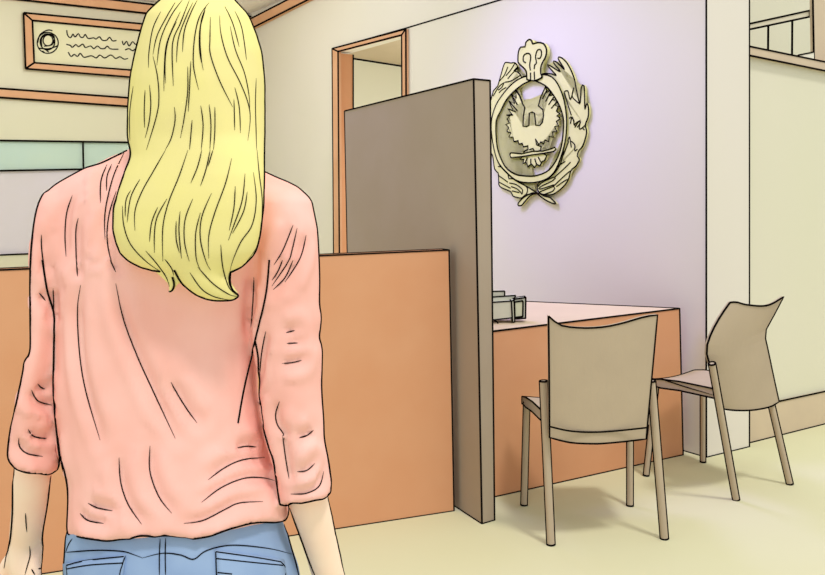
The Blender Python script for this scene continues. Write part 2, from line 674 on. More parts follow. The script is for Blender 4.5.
sc.build('screen', [M_DEV2, INK], hs)
mb = MB()
mb.tube([dv(x, y, Yd - .012) for x, y in smooth_line([(60, 432), (140, 436), (162, 430), (172, 412), (160, 398), (136, 388)], 8)], wv)
mb.build('cable', [INK, INK], dev)

# ------------------------------------------------------------------ chairs


def coons(topc, botc, lefc, rigc, nu, nv):
    def res(c, n):
        L = [0]
        for a, b in zip(c, c[1:]):
            L.append(L[-1] + math.hypot(b[0] - a[0], b[1] - a[1]))
        out = []
        for i in range(n + 1):
            s = L[-1] * i / n
            k = 0
            while k < len(L) - 2 and L[k + 1] < s:
                k += 1
            t = (s - L[k]) / max(1e-9, L[k + 1] - L[k])
            out.append((c[k][0] + (c[k + 1][0] - c[k][0]) * t, c[k][1] + (c[k + 1][1] - c[k][1]) * t))
        return out
    T_, B_, L_, R_ = res(topc, nu), res(botc, nu), res(lefc, nv), res(rigc, nv)
    G = []
    for j in range(nv + 1):
        v = j / nv
        row = []
        for i in range(nu + 1):
            u = i / nu
            p = []
            for c in (0, 1):
                p.append((1 - v) * T_[i][c] + v * B_[i][c] + (1 - u) * L_[j][c] + u * R_[j][c]
                         - ((1 - u) * (1 - v) * T_[0][c] + u * (1 - v) * T_[-1][c] + (1 - u) * v * B_[0][c] + u * v * B_[-1][c]))
            row.append(tuple(p))
        G.append(row)
    return G


def chair(label, feet, legtop, back, seat_z, lean, backY, extra):
    """feet: rear left, rear right, front left, front right seen from behind; back: outline curves"""
    RL, RR, FL, FR = feet
    c = (RL + RR + FL + FR) / 4
    root = empty('visitor_chair', z0(c), label, 'chair', 'beige visitor chairs')
    fw = ((FL + FR) / 2 - (RL + RR) / 2)
    fw.z = 0
    fw.normalize()
    rt_ = (RR - RL)
    rt_.z = 0
    rt_.normalize()
    Y = c.y
    wi_ = W(Y, 0.9)
    # seat: slab with a waterfall front
    st = extra['seat']
    th = 0.043
    mb = MB()
    prof = []
    a0, a1, f0, f1 = [z0(p, seat_z) for p in st]      # rear left, rear right, front left, front right
    N = 8
    secs = []
    for s in (0, .3, .6, .85, .95, 1.0):
        drop = 0.0 if s < .6 else -0.02 * ((s - .6) / .4) ** 2
        l = a0.lerp(f0, s) + UP * drop
        r = a1.lerp(f1, s) + UP * drop
        row = []
        for k in range(N + 1):
            u = k / N
            row.append(l.lerp(r, u) - UP * (0.012 * math.sin(PI * u)))
        for k in range(N, -1, -1):
            u = k / N
            row.append(l.lerp(r, u) - UP * (th * (1.0 if s < .95 else .75)))
        secs.append(row)
    mb.loft(secs)
    M = N + 1
    mb.tube([s_[0] for s_ in secs], wi_)
    mb.tube([s_[N] for s_ in secs], wi_)
    mb.tube([s_[-1] for s_ in secs], wi_)
    mb.tube([s_[M] for s_ in secs], wi_)
    mb.tube(secs[-1][:M], wi_)
    mb.tube(secs[-1][M:], wi_)
    mb.tube([secs[-1][0], secs[-1][-1]], wi_)
    for e in extra.get('crease', ()):
        mb.tube([a0.lerp(f0, s) - UP * d - rt_ * 0.001 for s, d in e], wi_ * .7, taper=True)
    mb.build('seat', [M_CHAIR, INK], root)
    # legs
    zt_f = seat_z - th + 0.004
    for p, q in ((FL, extra['ftop'][0]), (FR, extra['ftop'][1])):
        mb = MB()
        mb.rod(z0(p), z0(q, zt_f), extra['lw'] * 0.42, wi_)
        mb.build('leg', [M_CHAIR, INK], root)
    for p, q in ((RL, legtop[0]), (RR, legtop[1])):
        mb = MB()
        mb.rod(z0(p), q, extra['lw'] * 0.47, wi_)
        mb.build('leg', [M_CHAIR, INK], root)
    # back: bowed thick shell on a leaning plane
    fb_ = V((-rt_.y, rt_.x, 0))              # square to the pair of rear legs
    n = (-fb_ + UP * -lean).normalized()
    p0 = backY
    G = coons(*back, 14, 12)
    tk = extra.get('tk', 0.018)
    mb = MB()
    nv, nu = len(G), len(G[0])
    bow = extra['bow']

    def pt(i, j):
        p = on_plane(*G[j][i], p0, n)
        u = i / (nu - 1)
        return p
    # build with a bow pushed along the view ray so the outline stays put
    P = []
    for j in range(nv):
        row = []
        for i in range(nu):
            u = 2 * i / (nu - 1) - 1
            off = bow * (u * u)
            d = ray(*G[j][i])
            t = ((p0 - n * off) - EYEP).dot(n) / d.dot(n)
            row.append(EYEP + d * t)
        P.append(row)
    fr_ = [[mb.bm.verts.new(p) for p in row] for row in P]
    bk_ = [[mb.bm.verts.new(p - n * tk) for p in row] for row in P]
    for j in range(nv - 1):
        for i in range(nu - 1):
            mb.face([fr_[j][i], fr_[j][i + 1], fr_[j + 1][i + 1], fr_[j + 1][i]])
            mb.face([bk_[j][i + 1], bk_[j][i], bk_[j + 1][i], bk_[j + 1][i + 1]])
    rim = [(j, 0) for j in range(nv)] + [(nv - 1, i) for i in range(1, nu)] + [(j, nu - 1) for j in range(nv - 2, -1, -1)] + [(0, i) for i in range(nu - 2, 0, -1)]
    for (j, i), (j2, i2) in zip(rim, rim[1:] + rim[:1]):
        mb.face([fr_[j][i], fr_[j2][i2], bk_[j2][i2], bk_[j][i]])
    loop = [P[j][i] for j, i in rim]
    mb.tube(loop + loop[:1], wi_)
    for k in extra.get('rows', ()):
        j = k
        mb.tube([P[j][i] + n * .001 for i in range(nu)], wi_)
    for ln in extra.get('lines', ()):
        mb.tube([on_plane(x, y, p0 + n * .002, n) for x, y in smooth_line(ln, 3)], wi_)
    mb.build('backrest', [M_CHAIR, INK], root, smooth=False)
    return root


# the chair seen squarely from behind
c1 = [on_floor(551, 545), on_floor(664.5, 539), on_floor(524, 505.5), on_floor(630, 506)]
yb = c1[0].y
lt1 = [at(543.5, 381, yb - .01), at(651.5, 381, yb + .02)]
back1 = (smooth_line([(548.5, 316), (560, 325), (575, 327.5), (590, 328), (607, 326.5), (625, 322.5), (640, 318), (650, 315.8), (657.5, 315)], 3),
         smooth_line([(549.5, 437.5), (570, 442.5), (590, 443.7), (603, 443.5), (625, 441.5), (646, 439)], 3),
         [(548.5, 316), (549.2, 380), (549.5, 437.5)],
         [(657.5, 315), (652, 375), (646, 439)])
fw1 = ((c1[2] + c1[3]) / 2 - (c1[0] + c1[1]) / 2).normalized()
seat1 = [c1[0].lerp(c1[2], .0) + V((-.005, 0.02, 0)), c1[1] + V((-.03, 0.02, 0)), c1[2] + V((-.005, .03, 0)), c1[3] + V((.02, .03, 0))]
chair('beige chair facing away, its whole backrest in front of the orange desk', c1, lt1, back1, 0.495, 0.16,
      V((0.77, yb - 0.045, 0.42)),
      dict(seat=seat1, ftop=[z0(c1[2]) + V((.012, 0, 0)), z0(c1[3])], lw=0.032, bow=0.03,
           lines=[[(549.4, 426.5), (570, 431), (592, 432.2), (615, 431), (647.3, 427.6)]]))

# the chair turned towards the desk end
c2_ = [on_floor(736.2, 500), on_floor(790, 484.5), on_floor(646, 476), on_floor(703, 462.5)]
fw2 = ((c2_[2] + c2_[3]) / 2 - (c2_[0] + c2_[1]) / 2).normalized()
lt2 = [at(712, 363.5, c2_[0].y - .19), at(770, 398, c2_[1].y - .03)]
back2c = (smooth_line([(730, 302.5), (736.5, 302), (743, 304), (751, 305.3), (763, 306), (772, 303.8), (783.5, 296.8)], 2),
          smooth_line([(724, 409), (735, 410.3), (750, 410.3), (763, 408.5), (772, 406), (779, 401.5)], 2),
          smooth_line([(730, 302.5), (720, 317), (711, 334), (706.5, 349), (708.5, 361), (712, 370), (716.5, 392), (724, 409)], 3),
          smooth_line([(783.5, 296.8), (775, 313), (768, 326), (764.8, 334), (768, 350), (773, 374), (779, 401.5)], 3))
seat2 = [c2_[0] + fw2 * .01 + V((-.035, -.02, 0)), c2_[1] + fw2 * .03 + V((-.09, -.045, 0)), c2_[2] + fw2 * .02 + V((.035, 0, 0)), c2_[3] + fw2 * .03 + V((-.02, 0, 0))]
chair('beige chair at the desk end with a pointed corner on its curved backrest', c2_, lt2, back2c, 0.49, 0.2,
      z0((c2_[0] + c2_[1]) / 2, 0.42) - fw2 * 0.005,
      dict(seat=seat2, ftop=[z0(c2_[2]) + V((.05, 0, 0)), z0(c2_[3])], lw=0.03, bow=0.02, tk=0.012,
           crease=[[(1.0, 0.012), (.8, 0.008), (.5, .02), (.15, .03)]]))

# ------------------------------------------------------------------ emblem on the wall
Z6 = lambda pts: zc(pts, 5.75, 480, 30)
Z7 = lambda pts: zc(pts, 5.75, 480, 110)
emb = empty('wall_emblem', wall_pt(531, 203, 0.0), 'cream relief emblem of a spread-winged bird in a feathered oval on the lilac wall', 'emblem')
we = W(5.75, 0.72)


def relief(name, poly, front, thick, strokes=(), parent=None, step=2.0, raw=False, r=we):
    m = MB()
    pl = poly if raw else smooth_line(list(poly) + [poly[0]], step)[:-1]
    P_ = [wall_pt(x, y, front) for x, y in pl]
    m.prism(P_, DR * thick, 0, 0)
    m.tube(P_ + P_[:1], r, ball=True)
    for s in strokes:
        m.tube([wall_pt(x, y, front + .001) for x, y in smooth_line(s, 1.5)], r * .85)
    return m.build(name, [M_EMB, INK], parent or emb)


# feathered sprays round the oval
right_w = Z6([(358, 250), (410, 252), (440, 262), (392, 208), (400, 203), (462, 240), (424, 188), (436, 181), (486, 226), (450, 165), (462, 156), (495, 183),
              (525, 235), (545, 290), (552, 330), (575, 420), (583, 330), (598, 322), (602, 400), (604, 455), (615, 420), (624, 450), (622, 500)]) + \
    Z7([(606, 85), (613, 130), (592, 205), (568, 235), (560, 265), (572, 285), (552, 322), (524, 348), (508, 400), (480, 440), (430, 480), (390, 488), (345, 478),
        (330, 440), (350, 410), (400, 388), (442, 345), (470, 290), (485, 210), (497, 120)]) + Z6([(497, 480), (470, 360), (420, 275)])
st_r = [Z6(s) for s in ([(485, 355), (505, 350), (520, 400), (540, 330), (530, 380), (555, 410), (575, 425)], [(486, 360), (500, 410), (525, 490)],
                        [(515, 510), (522, 500), (540, 520), (540, 545), (565, 525), (578, 530), (560, 560)], [(610, 545), (590, 560), (600, 575)])]
st_r += [Z7(s) for s in ([(520, 80), (530, 40), (545, 90)], [(545, 100), (575, 60), (572, 110), (610, 85)], [(505, 180), (515, 155), (525, 215)], [(525, 180), (545, 200), (545, 235), (560, 225)],
                         [(480, 260), (510, 180)], [(425, 350), (455, 320), (490, 295)], [(430, 385), (480, 340), (520, 300)], [(440, 440), (490, 405), (505, 400)],
                         [(420, 440), (500, 365), (524, 350)], [(335, 440), (360, 415), (430, 385), (420, 405), (350, 440), (345, 455), (425, 430)], [(345, 470), (425, 440), (420, 465), (370, 485)])]
relief('feather_spray', right_w, 0.02, 0.018, st_r)
left_w = Z6([(268, 262), (240, 272), (236, 262), (215, 240), (195, 235), (216, 212), (200, 188), (178, 190), (152, 186), (138, 200), (112, 290), (100, 325), (78, 350), (60, 410)]) + \
    Z7([(20, 20), (10, 130), (30, 230), (70, 255), (85, 340), (105, 362), (108, 400), (115, 440), (178, 470), (190, 495), (240, 506), (262, 488), (325, 478),
        (270, 440), (210, 408), (165, 372), (110, 310), (80, 220), (65, 100)]) + Z6([(75, 480), (110, 400), (190, 305)])
st_l = [Z6(s) for s in ([(110, 295), (140, 260), (160, 212)], [(150, 262), (180, 225), (200, 192)], [(160, 280), (190, 245), (222, 215)], [(145, 300), (180, 292), (230, 262)], [(75, 380), (110, 325), (135, 305)], [(105, 345), (125, 330), (140, 300)], [(150, 330), (125, 345), (110, 360)])]
st_l += [Z7(s) for s in ([(105, 325), (150, 335), (165, 390)], [(105, 375), (160, 415)], [(110, 415), (175, 450)], [(165, 395), (200, 400), (270, 445), (265, 490)], [(170, 420), (210, 430), (245, 460), (240, 485)], [(180, 440), (215, 455), (240, 480)], [(185, 465), (225, 475)])]
relief('feather_spray', left_w, 0.02, 0.018, st_l)
# oval ring
outer = Z6([(310, 262), (352, 255), (420, 275), (470, 360), (495, 470)]) + Z7([(497, 120), (482, 215), (442, 330), (400, 385), (340, 412), (270, 418), (210, 405), (160, 365), (105, 300), (78, 210), (65, 100)]) + Z6([(75, 480), (110, 400), (190, 305), (265, 265)])
inner = Z6([(310, 288), (330, 297), (390, 332), (450, 420), (478, 500)]) + Z7([(480, 110), (468, 210), (438, 290), (390, 350), (320, 378), (260, 379), (200, 368), (145, 325), (105, 235), (93, 150), (94, 60)]) + Z6([(112, 480), (160, 390), (235, 320), (292, 292)])


def resamp(poly, n):
    pl = smooth_line(list(poly) + [poly[0]], 1.0)
    L = [0]
    for a, b in zip(pl, pl[1:]):
        L.append(L[-1] + math.hypot(b[0] - a[0], b[1] - a[1]))
    out = []
    k = 0
    for i in range(n):
        s = L[-1] * i / n
        while L[k + 1] < s:
            k += 1
        t = (s - L[k]) / max(1e-9, L[k + 1] - L[k])
        out.append((pl[k][0] + (pl[k + 1][0] - pl[k][0]) * t, pl[k][1] + (pl[k + 1][1] - pl[k][1]) * t))
    return out


ro, ri = resamp(outer, 64), resamp(inner, 64)
mb = MB()
po = [wall_pt(x, y, .03) for x, y in ro]
pi_ = [wall_pt(x, y, .03) for x, y in ri]
secs = []
for a, b in zip(po, pi_):
    secs.append([a, b, b + DR * .028, a + DR * .028])
mb.loft(secs + [secs[0]], cap=False)
mb.tube(po + po[:1], we)
mb.tube(pi_ + pi_[:1], we * 1.15)
mb.build('oval_ring', [M_EMB, INK], emb)
# crowning knot
crown = Z6([(270, 285), (266, 236), (240, 208), (220, 184), (222, 125), (236, 98), (260, 97), (264, 72), (284, 54), (298, 64), (304, 80), (332, 72), (364, 78), (382, 110), (378, 152), (352, 205), (350, 250), (356, 272), (312, 292)])
relief('crown_knot', crown, 0.036, 0.03, [Z6(s) for s in ([(290, 232), (286, 200), (292, 160), (286, 138), (268, 135), (250, 150), (250, 180), (264, 188)],
                                                          [(312, 225), (315, 200), (325, 190), (320, 150), (332, 115), (350, 115), (354, 140), (346, 162), (332, 162)],
                                                          [(291, 245), (291, 285)], [(312, 240), (314, 285)])], r=we * 1.2)
# bird with raised wings
eagle = Z6([(205, 346), (228, 378), (246, 425), (258, 445), (250, 500), (248, 553), (270, 555), (282, 548), (284, 478), (300, 472), (314, 478), (322, 548), (345, 548), (360, 530), (366, 490), (362, 458), (336, 436),
            (350, 385), (378, 325), (384, 360), (404, 348), (402, 378), (428, 372), (420, 402), (444, 402), (432, 432), (450, 440), (440, 466), (458, 482), (442, 494), (456, 502)]) + \
    Z7([(460, 52), (440, 66), (452, 92), (430, 96), (442, 124), (418, 126), (422, 156), (398, 152), (396, 182), (374, 172), (366, 196), (350, 182), (340, 200), (320, 168), (326, 200), (352, 210), (348, 232),
        (322, 238), (360, 246), (384, 262), (372, 290), (354, 300), (345, 322), (326, 312), (314, 330), (296, 310), (276, 326), (266, 302), (248, 306), (254, 284), (232, 284), (250, 262), (254, 238), (278, 226), (276, 206), (250, 212), (244, 192), (224, 196), (220, 176),
        (196, 182), (190, 156), (168, 156), (178, 130), (156, 125), (166, 100), (150, 84), (170, 74), (156, 50)]) + \
    Z6([(172, 494), (154, 490), (184, 484), (160, 452), (190, 458), (166, 408), (200, 424), (180, 370), (210, 390)])
st_e = [Z6(s) for s in ([(182, 372), (215, 430)], [(168, 410), (215, 465)], [(165, 455), (205, 470)], [(158, 492), (190, 488)], [(360, 395), (384, 345)], [(378, 410), (404, 360)], [(395, 430), (428, 380)], [(410, 450), (445, 410)])]
st_e += [Z7(s) for s in ([(262, 300), (272, 275)], [(292, 310), (292, 280)], [(325, 310), (315, 280)], [(350, 298), (335, 272)], [(285, 228), (305, 222), (312, 240)], [(255, 262), (300, 235)])]
relief('spread_bird', eagle, 0.026, 0.022, st_e, raw=True, r=we * 1.15)
branch = Z7([(172, 256), (178, 246), (192, 247), (240, 252), (300, 238), (360, 236), (400, 226), (430, 214), (436, 226), (425, 238), (360, 250), (300, 258), (240, 268), (200, 272), (178, 274)])
relief('branch', branch, 0.034, 0.012, [], raw=True, r=we * 1.05)
for q in (Z7([(330, 476), (290, 492), (255, 530), (240, 548), (222, 550), (220, 536), (252, 502), (300, 478)]), Z7([(326, 478), (345, 482), (372, 496), (402, 503), (436, 538), (410, 534), (372, 514), (345, 494)])):
    relief('ribbon_tail', q, 0.026, 0.022, [], r=we * 1.1)
BLK = None

# ------------------------------------------------------------------ the woman
YP = 1.27


def ring(px_l, px_r, py, Yc, hd, n=28, e=2.3, dy=None):
    """closed superellipse section whose sides read at two columns; the back half rises with the row"""
    l, r = px_l, px_r
    for it in range(4):
        cx = ((l + r) / 2 - CX) / F * Yc
        hw = (r - l) / 2 / F * Yc
        out = []
        for k in range(n):
            a = 2 * PI * k / n
            ca, sa = math.cos(a), math.sin(a)
            x = cx + math.copysign(abs(ca) ** (2 / e), ca) * hw
            y = Yc + math.copysign(abs(sa) ** (2 / e), sa) * hd
            q = py + (dy(x / y * F + CX) if dy else 0)
            out.append(V((x, y, EYE + (HY - q) / F * min(y, Yc))))
        cols = [p.x / p.y * F + CX for p in out]
        l += px_l - min(cols)
        r += px_r - max(cols)
    return out


def interp(rows, step=6):
    """densify rows (first entry is the key)"""
    out = []
    for a, b in zip(rows, rows[1:]):
        n = max(1, int((b[0] - a[0]) / step))
        for i in range(n):
            t = i / n
            out.append(tuple(x + (y - x) * t for x, y in zip(a, b)))
    out.append(rows[-1])
    return out


def remeshed(mb_, voxel, smooth_it):
    """one closed continuous surface from overlapping solids"""
    bmesh.ops.recalc_face_normals(mb_.bm, faces=mb_.bm.faces[:])
    bmesh.ops.triangulate(mb_.bm, faces=[f for f in mb_.bm.faces if len(f.verts) > 4])
    me = bpy.data.meshes.new('tmp')
    mb_.bm.to_mesh(me)
    mb_.bm.free()
    o = bpy.data.objects.new('tmp', me)
    COL.objects.link(o)
    r = o.modifiers.new('r', 'REMESH')
    r.mode = 'VOXEL'
    r.voxel_size = voxel
    if smooth_it:
        s = o.modifiers.new('s', 'SMOOTH')
        s.factor = 0.5
        s.iterations = smooth_it
    dg = bpy.context.evaluated_depsgraph_get()
    m2 = bpy.data.meshes.new_from_object(o.evaluated_get(dg))
    bpy.data.objects.remove(o)
    out = MB()
    out.bm.from_mesh(m2)
    bpy.data.meshes.remove(m2)
    bpy.data.meshes.remove(me)
    for f in out.bm.faces:
        f.smooth = True
        f.material_index = 0
    return out


def bvh_of(mb_):
    mb_.bm.faces.ensure_lookup_table()
    return BVHTree.FromBMesh(mb_.bm)


def surf(bvh, px, py, Y=YP):
    d = ray(px, py).normalized()
    h = bvh.ray_cast(EYEP, d)
    if h[0] is not None:
        return h[0], h[1]
    best = None
    for i in range(40):
        q = at(px, py, Y - .2 + .01 * i)
        c = bvh.find_nearest(q)
        if c[0] is not None and (best is None or c[3] < best[2]):
            best = (c[0], c[1], c[3])
    return best[0], best[1]


def strokes(mb_, bvh, lst, r, taper=True):
    for s in lst:
        P_ = []
        for x, y in smooth_line(s, 2):
            p, n_ = surf(bvh, x, y)
            P_.append(p + n_ * r * .5)
        if len(P_) >= 5:                      # calm small jumps
            P_ = [P_[0]] + [(P_[i - 1] + P_[i] * 2 + P_[i + 1]) / 4 for i in range(1, len(P_) - 1)] + [P_[-1]]
        mb_.tube(P_, r, 1, taper)


RB = W(YP - .05, 0.62)     # fine ink on the figure
RS = W(YP, 0.95)           # outline ink

# body: one continuous surface
bd = MB()


def limb(pts, radii, flat=1.0):
    bd.tube(pts, lambda t: radii[min(len(radii) - 1, int(round(t * (len(radii) - 1))))], 0, n=14)


def chain(ps, rs, k=5):
    """smoothly tapered limb through joints"""
    P_, R_ = [], []
    for i in range(len(ps) - 1):
        for j in range(k):
            t = j / k
            P_.append(V(ps[i]).lerp(V(ps[i + 1]), t))
            R_.append(rs[i] + (rs[i + 1] - rs[i]) * t)
    P_.append(V(ps[-1]))
    R_.append(rs[-1])
    L = len(P_) - 1
    bd.tube(P_, lambda t: R_[int(round(t * L))], 0, n=14)
    for p, r_ in zip((ps[0], ps[-1]), (rs[0], rs[-1])):
        bd.ball(p, r_, r_, r_, sub=2)


B_ = lambda px, py, dy=0.0: at(px, py, YP) + V((0, dy, 0))
# trunk
for (px, py, rx, ry, rz) in ((178, 262, .095, .075, .10), (178, 330, .092, .07, .13), (176, 420, .092, .072, .13), (176, 540, .118, .08, .12), (176, 615, .135, .09, .10)):
    bd.ball(B_(px, py, .012), rx, ry, rz)
chain([B_(180, 230), B_(188, 165), B_(193, 110, .01)], [.06, .05, .05])
# head, chin, nose, brow, ears, lips
hc = B_(196, 70, .02)
bd.ball(hc, .075, .092, .108)
bd.ball(hc + V((0, .045, -.06)), .05, .045, .05)
bd.ball(hc + V((0, .078, -.085)), .024, .02, .02)
chain([hc + V((0, .088, .005)), hc + V((0, .112, -.034))], [.008, .013], 3)
bd.ball(hc + V((0, .098, -.063)), .022, .008, .006)
bd.ball(hc + V((0, .097, -.072)), .019, .008, .006)
for s in (-1, 1):
    bd.ball(hc + V((s * .077, .0, -.012)), .008, .018, .031)
    bd.ball(hc + V((s * .032, .083, .022)), .024, .01, .007)
# arms: shoulder, elbow, wrist
SL, SR = B_(76, 226, -.01), B_(274, 226, -.01)
EL, ER = B_(38, 405, -.025), B_(291, 405, -.025)
WL, WR = at(25.5, 540, 1.29), at(334, 598, 1.29)
chain([B_(120, 208), SL], [.045, .036])
chain([B_(236, 208), SR], [.045, .036])
chain([SL, at(49, 350, 1.245), EL, at(33, 478, 1.255), at(27.5, 520, 1.27), WL], [.034, .013, .0165, .0258, .0232, .0228])
chain([SR, at(288, 350, 1.245), ER, at(310.5, 510, 1.26), at(323, 555, 1.275), WR], [.036, .034, .031, .0277, .0238, .0225])
# legs
LEGL = [B_(124, 640), at(131, 870, 1.275), at(128, 1085, 1.29)]
LEGR = [B_(240, 640), at(232, 870, 1.275), at(228, 1085, 1.29)]
for Lg in (LEGL, LEGR):
    chain(Lg, [.066, .049, .037])


def hand(wrist, dirv, side, fwd):
    """relaxed hand: palm, four curled fingers, thumb towards the far side (thumb forward)"""
    d = dirv.normalized()
    a = fwd.normalized()                      # across the palm, towards the thumb
    b = d.cross(a).normalized() * side        # palm normal towards the thigh
    pc = wrist + d * .052
    rot = Matrix((a, b, d)).transposed()
    bd.ball(pc, .037, .0155, .05, rot=rot)
    chain([wrist, wrist + d * .04], [.0235, .022], 2)
    for k, (off, ln) in enumerate(((.026, .072), (.009, .081), (-.009, .076), (-.026, .06))):
        p = pc + d * .035 + a * off
        q1 = p + d * ln * .42 + b * .004
        q2 = q1 + d * ln * .33 + b * .014
        q3 = q2 + d * ln * .2 + b * .02
        chain([p, q1, q2, q3], [.0095, .009, .0082, .007], 2)
    p = wrist + d * .022 + a * .024
    q1 = p + d * .03 + a * .024 + b * .008
    q2 = q1 + d * .03 + a * .006 + b * .008
    q3 = q2 + d * .02 - a * .002 + b * .006
    chain([p, q1, q2, q3], [.0125, .0108, .0095, .008], 2)
    bd.ball(p + d * .006 - a * .004, .018, .015, .024, rot=rot)


hand(WL, V((-.0, .02, -1)), -1, V((-.75, .65, 0)))
hand(WR, V((.12, .05, -1)), 1, V((.75, .65, 0)))
body = remeshed(bd, 0.0055, 3)
bv = bvh_of(body)
ink_b = [
    [(13.7, 466), (13.2, 490), (12.7, 515), (10.5, 540), (6.5, 556), (4.3, 568)],
    [(50.4, 476), (46.8, 505), (42.3, 532), (42.2, 545), (44.6, 548), (45.6, 575)],
    [(330, 495), (337, 528), (343, 556), (347.5, 576)],
    [(290, 508), (300, 535), (309, 560), (316, 578)],
]
fine_b = [[(25.5, 513), (26.2, 525), (27, 532)], [(29.3, 546), (30.2, 555), (28, 564), (25, 575)], [(31.5, 569), (35, 575)], [(38, 569), (42, 568)], [(304, 548), (311, 566), (316, 577)]]
strokes(body, bv, ink_b, RS)
strokes(body, bv, fine_b, RB)
wloc = z0(at(178, 600, 1.28))
person = body.build('person', [M_SKIN, INK], origin=wloc, smooth=True)
tag(person, 'long-haired blonde woman in salmon blouse and blue jeans seen from behind', 'person')

# eyes
for s in (-1, 1):
    mb = MB()
    mb.ball(hc + V((s * .031, .08, .006)), .013, .011, .009, sub=2)
    mb.ball(hc + V((s * .031, .0885, .006)), .0055, .004, .0055, 1, sub=2)
    mb.build('eye', [M_EYE, M_IRIS], person, True)

# jeans
jb = MB()
jr_ = [(505, 74, 278, 1.268, .098), (535, 66, 285, 1.268, .104), (560, 64.5, 294, 1.268, .112), (575, 63.5, 299, 1.268, .118), (610, 62, 304, 1.268, .122), (650, 62, 303, 1.27, .118), (680, 66, 298, 1.27, .11)]
jb.loft([ring(r[1], r[2], r[0], r[3], r[4]) for r in interp(jr_)])
for sgn, Lg in ((0, LEGL), (1, LEGR)):
    xs = [(645, 64, 186), (760, 72, 186), (870, 84, 178), (960, 86, 174), (1080, 90, 170)] if not sgn else [(645, 180, 301), (760, 178, 292), (870, 184, 280), (960, 186, 274), (1080, 190, 270)]
    jb.loft([ring(a, b, y, 1.27 + (y - 645) * .00005, h_) for (y, a, b), h_ in zip(xs, (.108, .095, .075, .072, .068))])
jeans = remeshed(jb, 0.007, 2)
jv = bvh_of(jeans)
Z12 = lambda pts: zc(pts, 2.75, 50, 435)
ink_j = [[(66, 530), (64.7, 552), (63.4, 578)], [(284.5, 524), (290, 545), (295, 562), (299, 578)]]
fine_j = [Z12(s) for s in ([(38, 323), (130, 317), (200, 320), (228, 328), (255, 338)], [(255, 338), (310, 325), (360, 330), (395, 342), (430, 318), (500, 303), (600, 312), (665, 328)],
                           [(303, 285), (301, 330), (301, 390)], [(318, 283), (317, 330), (318, 390)], [(62, 285), (52, 300), (44, 322)])]
strokes(jeans, jv, ink_j, RS)
strokes(jeans, jv, fine_j, RB)
jo = jeans.build('jeans', [M_JEANS, INK], person, True)


def patch(name, quad, bvh, mats, parent, lines, lift=.004, n=10):
    m = MB()
    G = []
    for j in range(n + 1):
        for i in range(n + 1):
            u, v = i / n, j / n
            a = (quad[0][0] + (quad[1][0] - quad[0][0]) * u, quad[0][1] + (quad[1][1] - quad[0][1]) * u)
            b = (quad[3][0] + (quad[2][0] - quad[3][0]) * u, quad[3][1] + (quad[2][1] - quad[3][1]) * u)
            p, nn = surf(bvh, a[0] + (b[0] - a[0]) * v, a[1] + (b[1] - a[1]) * v)
            G.append((p, nn))
    fr_ = [m.bm.verts.new(p + nn * lift) for p, nn in G]
    bk_ = [m.bm.verts.new(p - nn * .002) for p, nn in G]
    I = lambda i, j: j * (n + 1) + i
    for j in range(n):
        for i in range(n):
            m.face([fr_[I(i, j)], fr_[I(i + 1, j)], fr_[I(i + 1, j + 1)], fr_[I(i, j + 1)]])
            m.face([bk_[I(i + 1, j)], bk_[I(i, j)], bk_[I(i, j + 1)], bk_[I(i + 1, j + 1)]])
    rim = [(i, 0) for i in range(n)] + [(n, j) for j in range(n)] + [(n - i, n) for i in range(n)] + [(0, n - j) for j in range(n)]
    for a, b in zip(rim, rim[1:] + rim[:1]):
        m.face([fr_[I(*a)], fr_[I(*b)], bk_[I(*b)], bk_[I(*a)]])
    b2 = bvh_of(m)
    for s in lines:
        P_ = []
        for x, y in smooth_line(s, 3):
            p, nn = surf(b2, x, y)
            P_.append(p + nn * RB * 1.1)
        m.tube(P_, RB)
    return m.build(name, mats, parent, True)


patch('pocket', [(65.5, 563.5), (126, 554.6), (117, 640), (72, 640)], jv, [M_JEANS, INK], jo,
      [[(66.5, 565.2), (86, 560.5), (125, 556.3)], [(66.5, 569), (90, 565), (123, 563)], [(125, 556.3), (122, 566), (119.5, 577), (117, 620)], [(66.2, 566), (72, 620)]])
patch('pocket', [(214.6, 549.8), (282, 560.2), (296, 645), (220, 640)], jv, [M_JEANS, INK], jo,
      [[(215.7, 551.6), (254, 557), (280.8, 561.7)], [(216.5, 558.5), (254, 562.5), (283, 565.3)], [(215.7, 551.6), (216.5, 575), (219.5, 630)], [(280.8, 561.7), (288, 575), (295, 630)], [(217.5, 572.5), (232, 574)]])

# blouse: trunk and sleeves as one surface
HEM = [(40, 534), (66.4, 534), (90, 538), (119, 541), (130, 538), (141, 535), (163, 536.5), (184.5, 538.6), (210, 535), (230, 528), (253.6, 522), (275, 521.5), (300, 524)]


def plin(tab, x):
    if x <= tab[0][0]:
        return tab[0][1]
    for (a, ya), (b, yb_) in zip(tab, tab[1:]):
        if x <= b:
            return ya + (yb_ - ya) * (x - a) / (b - a)
    return tab[-1][1]


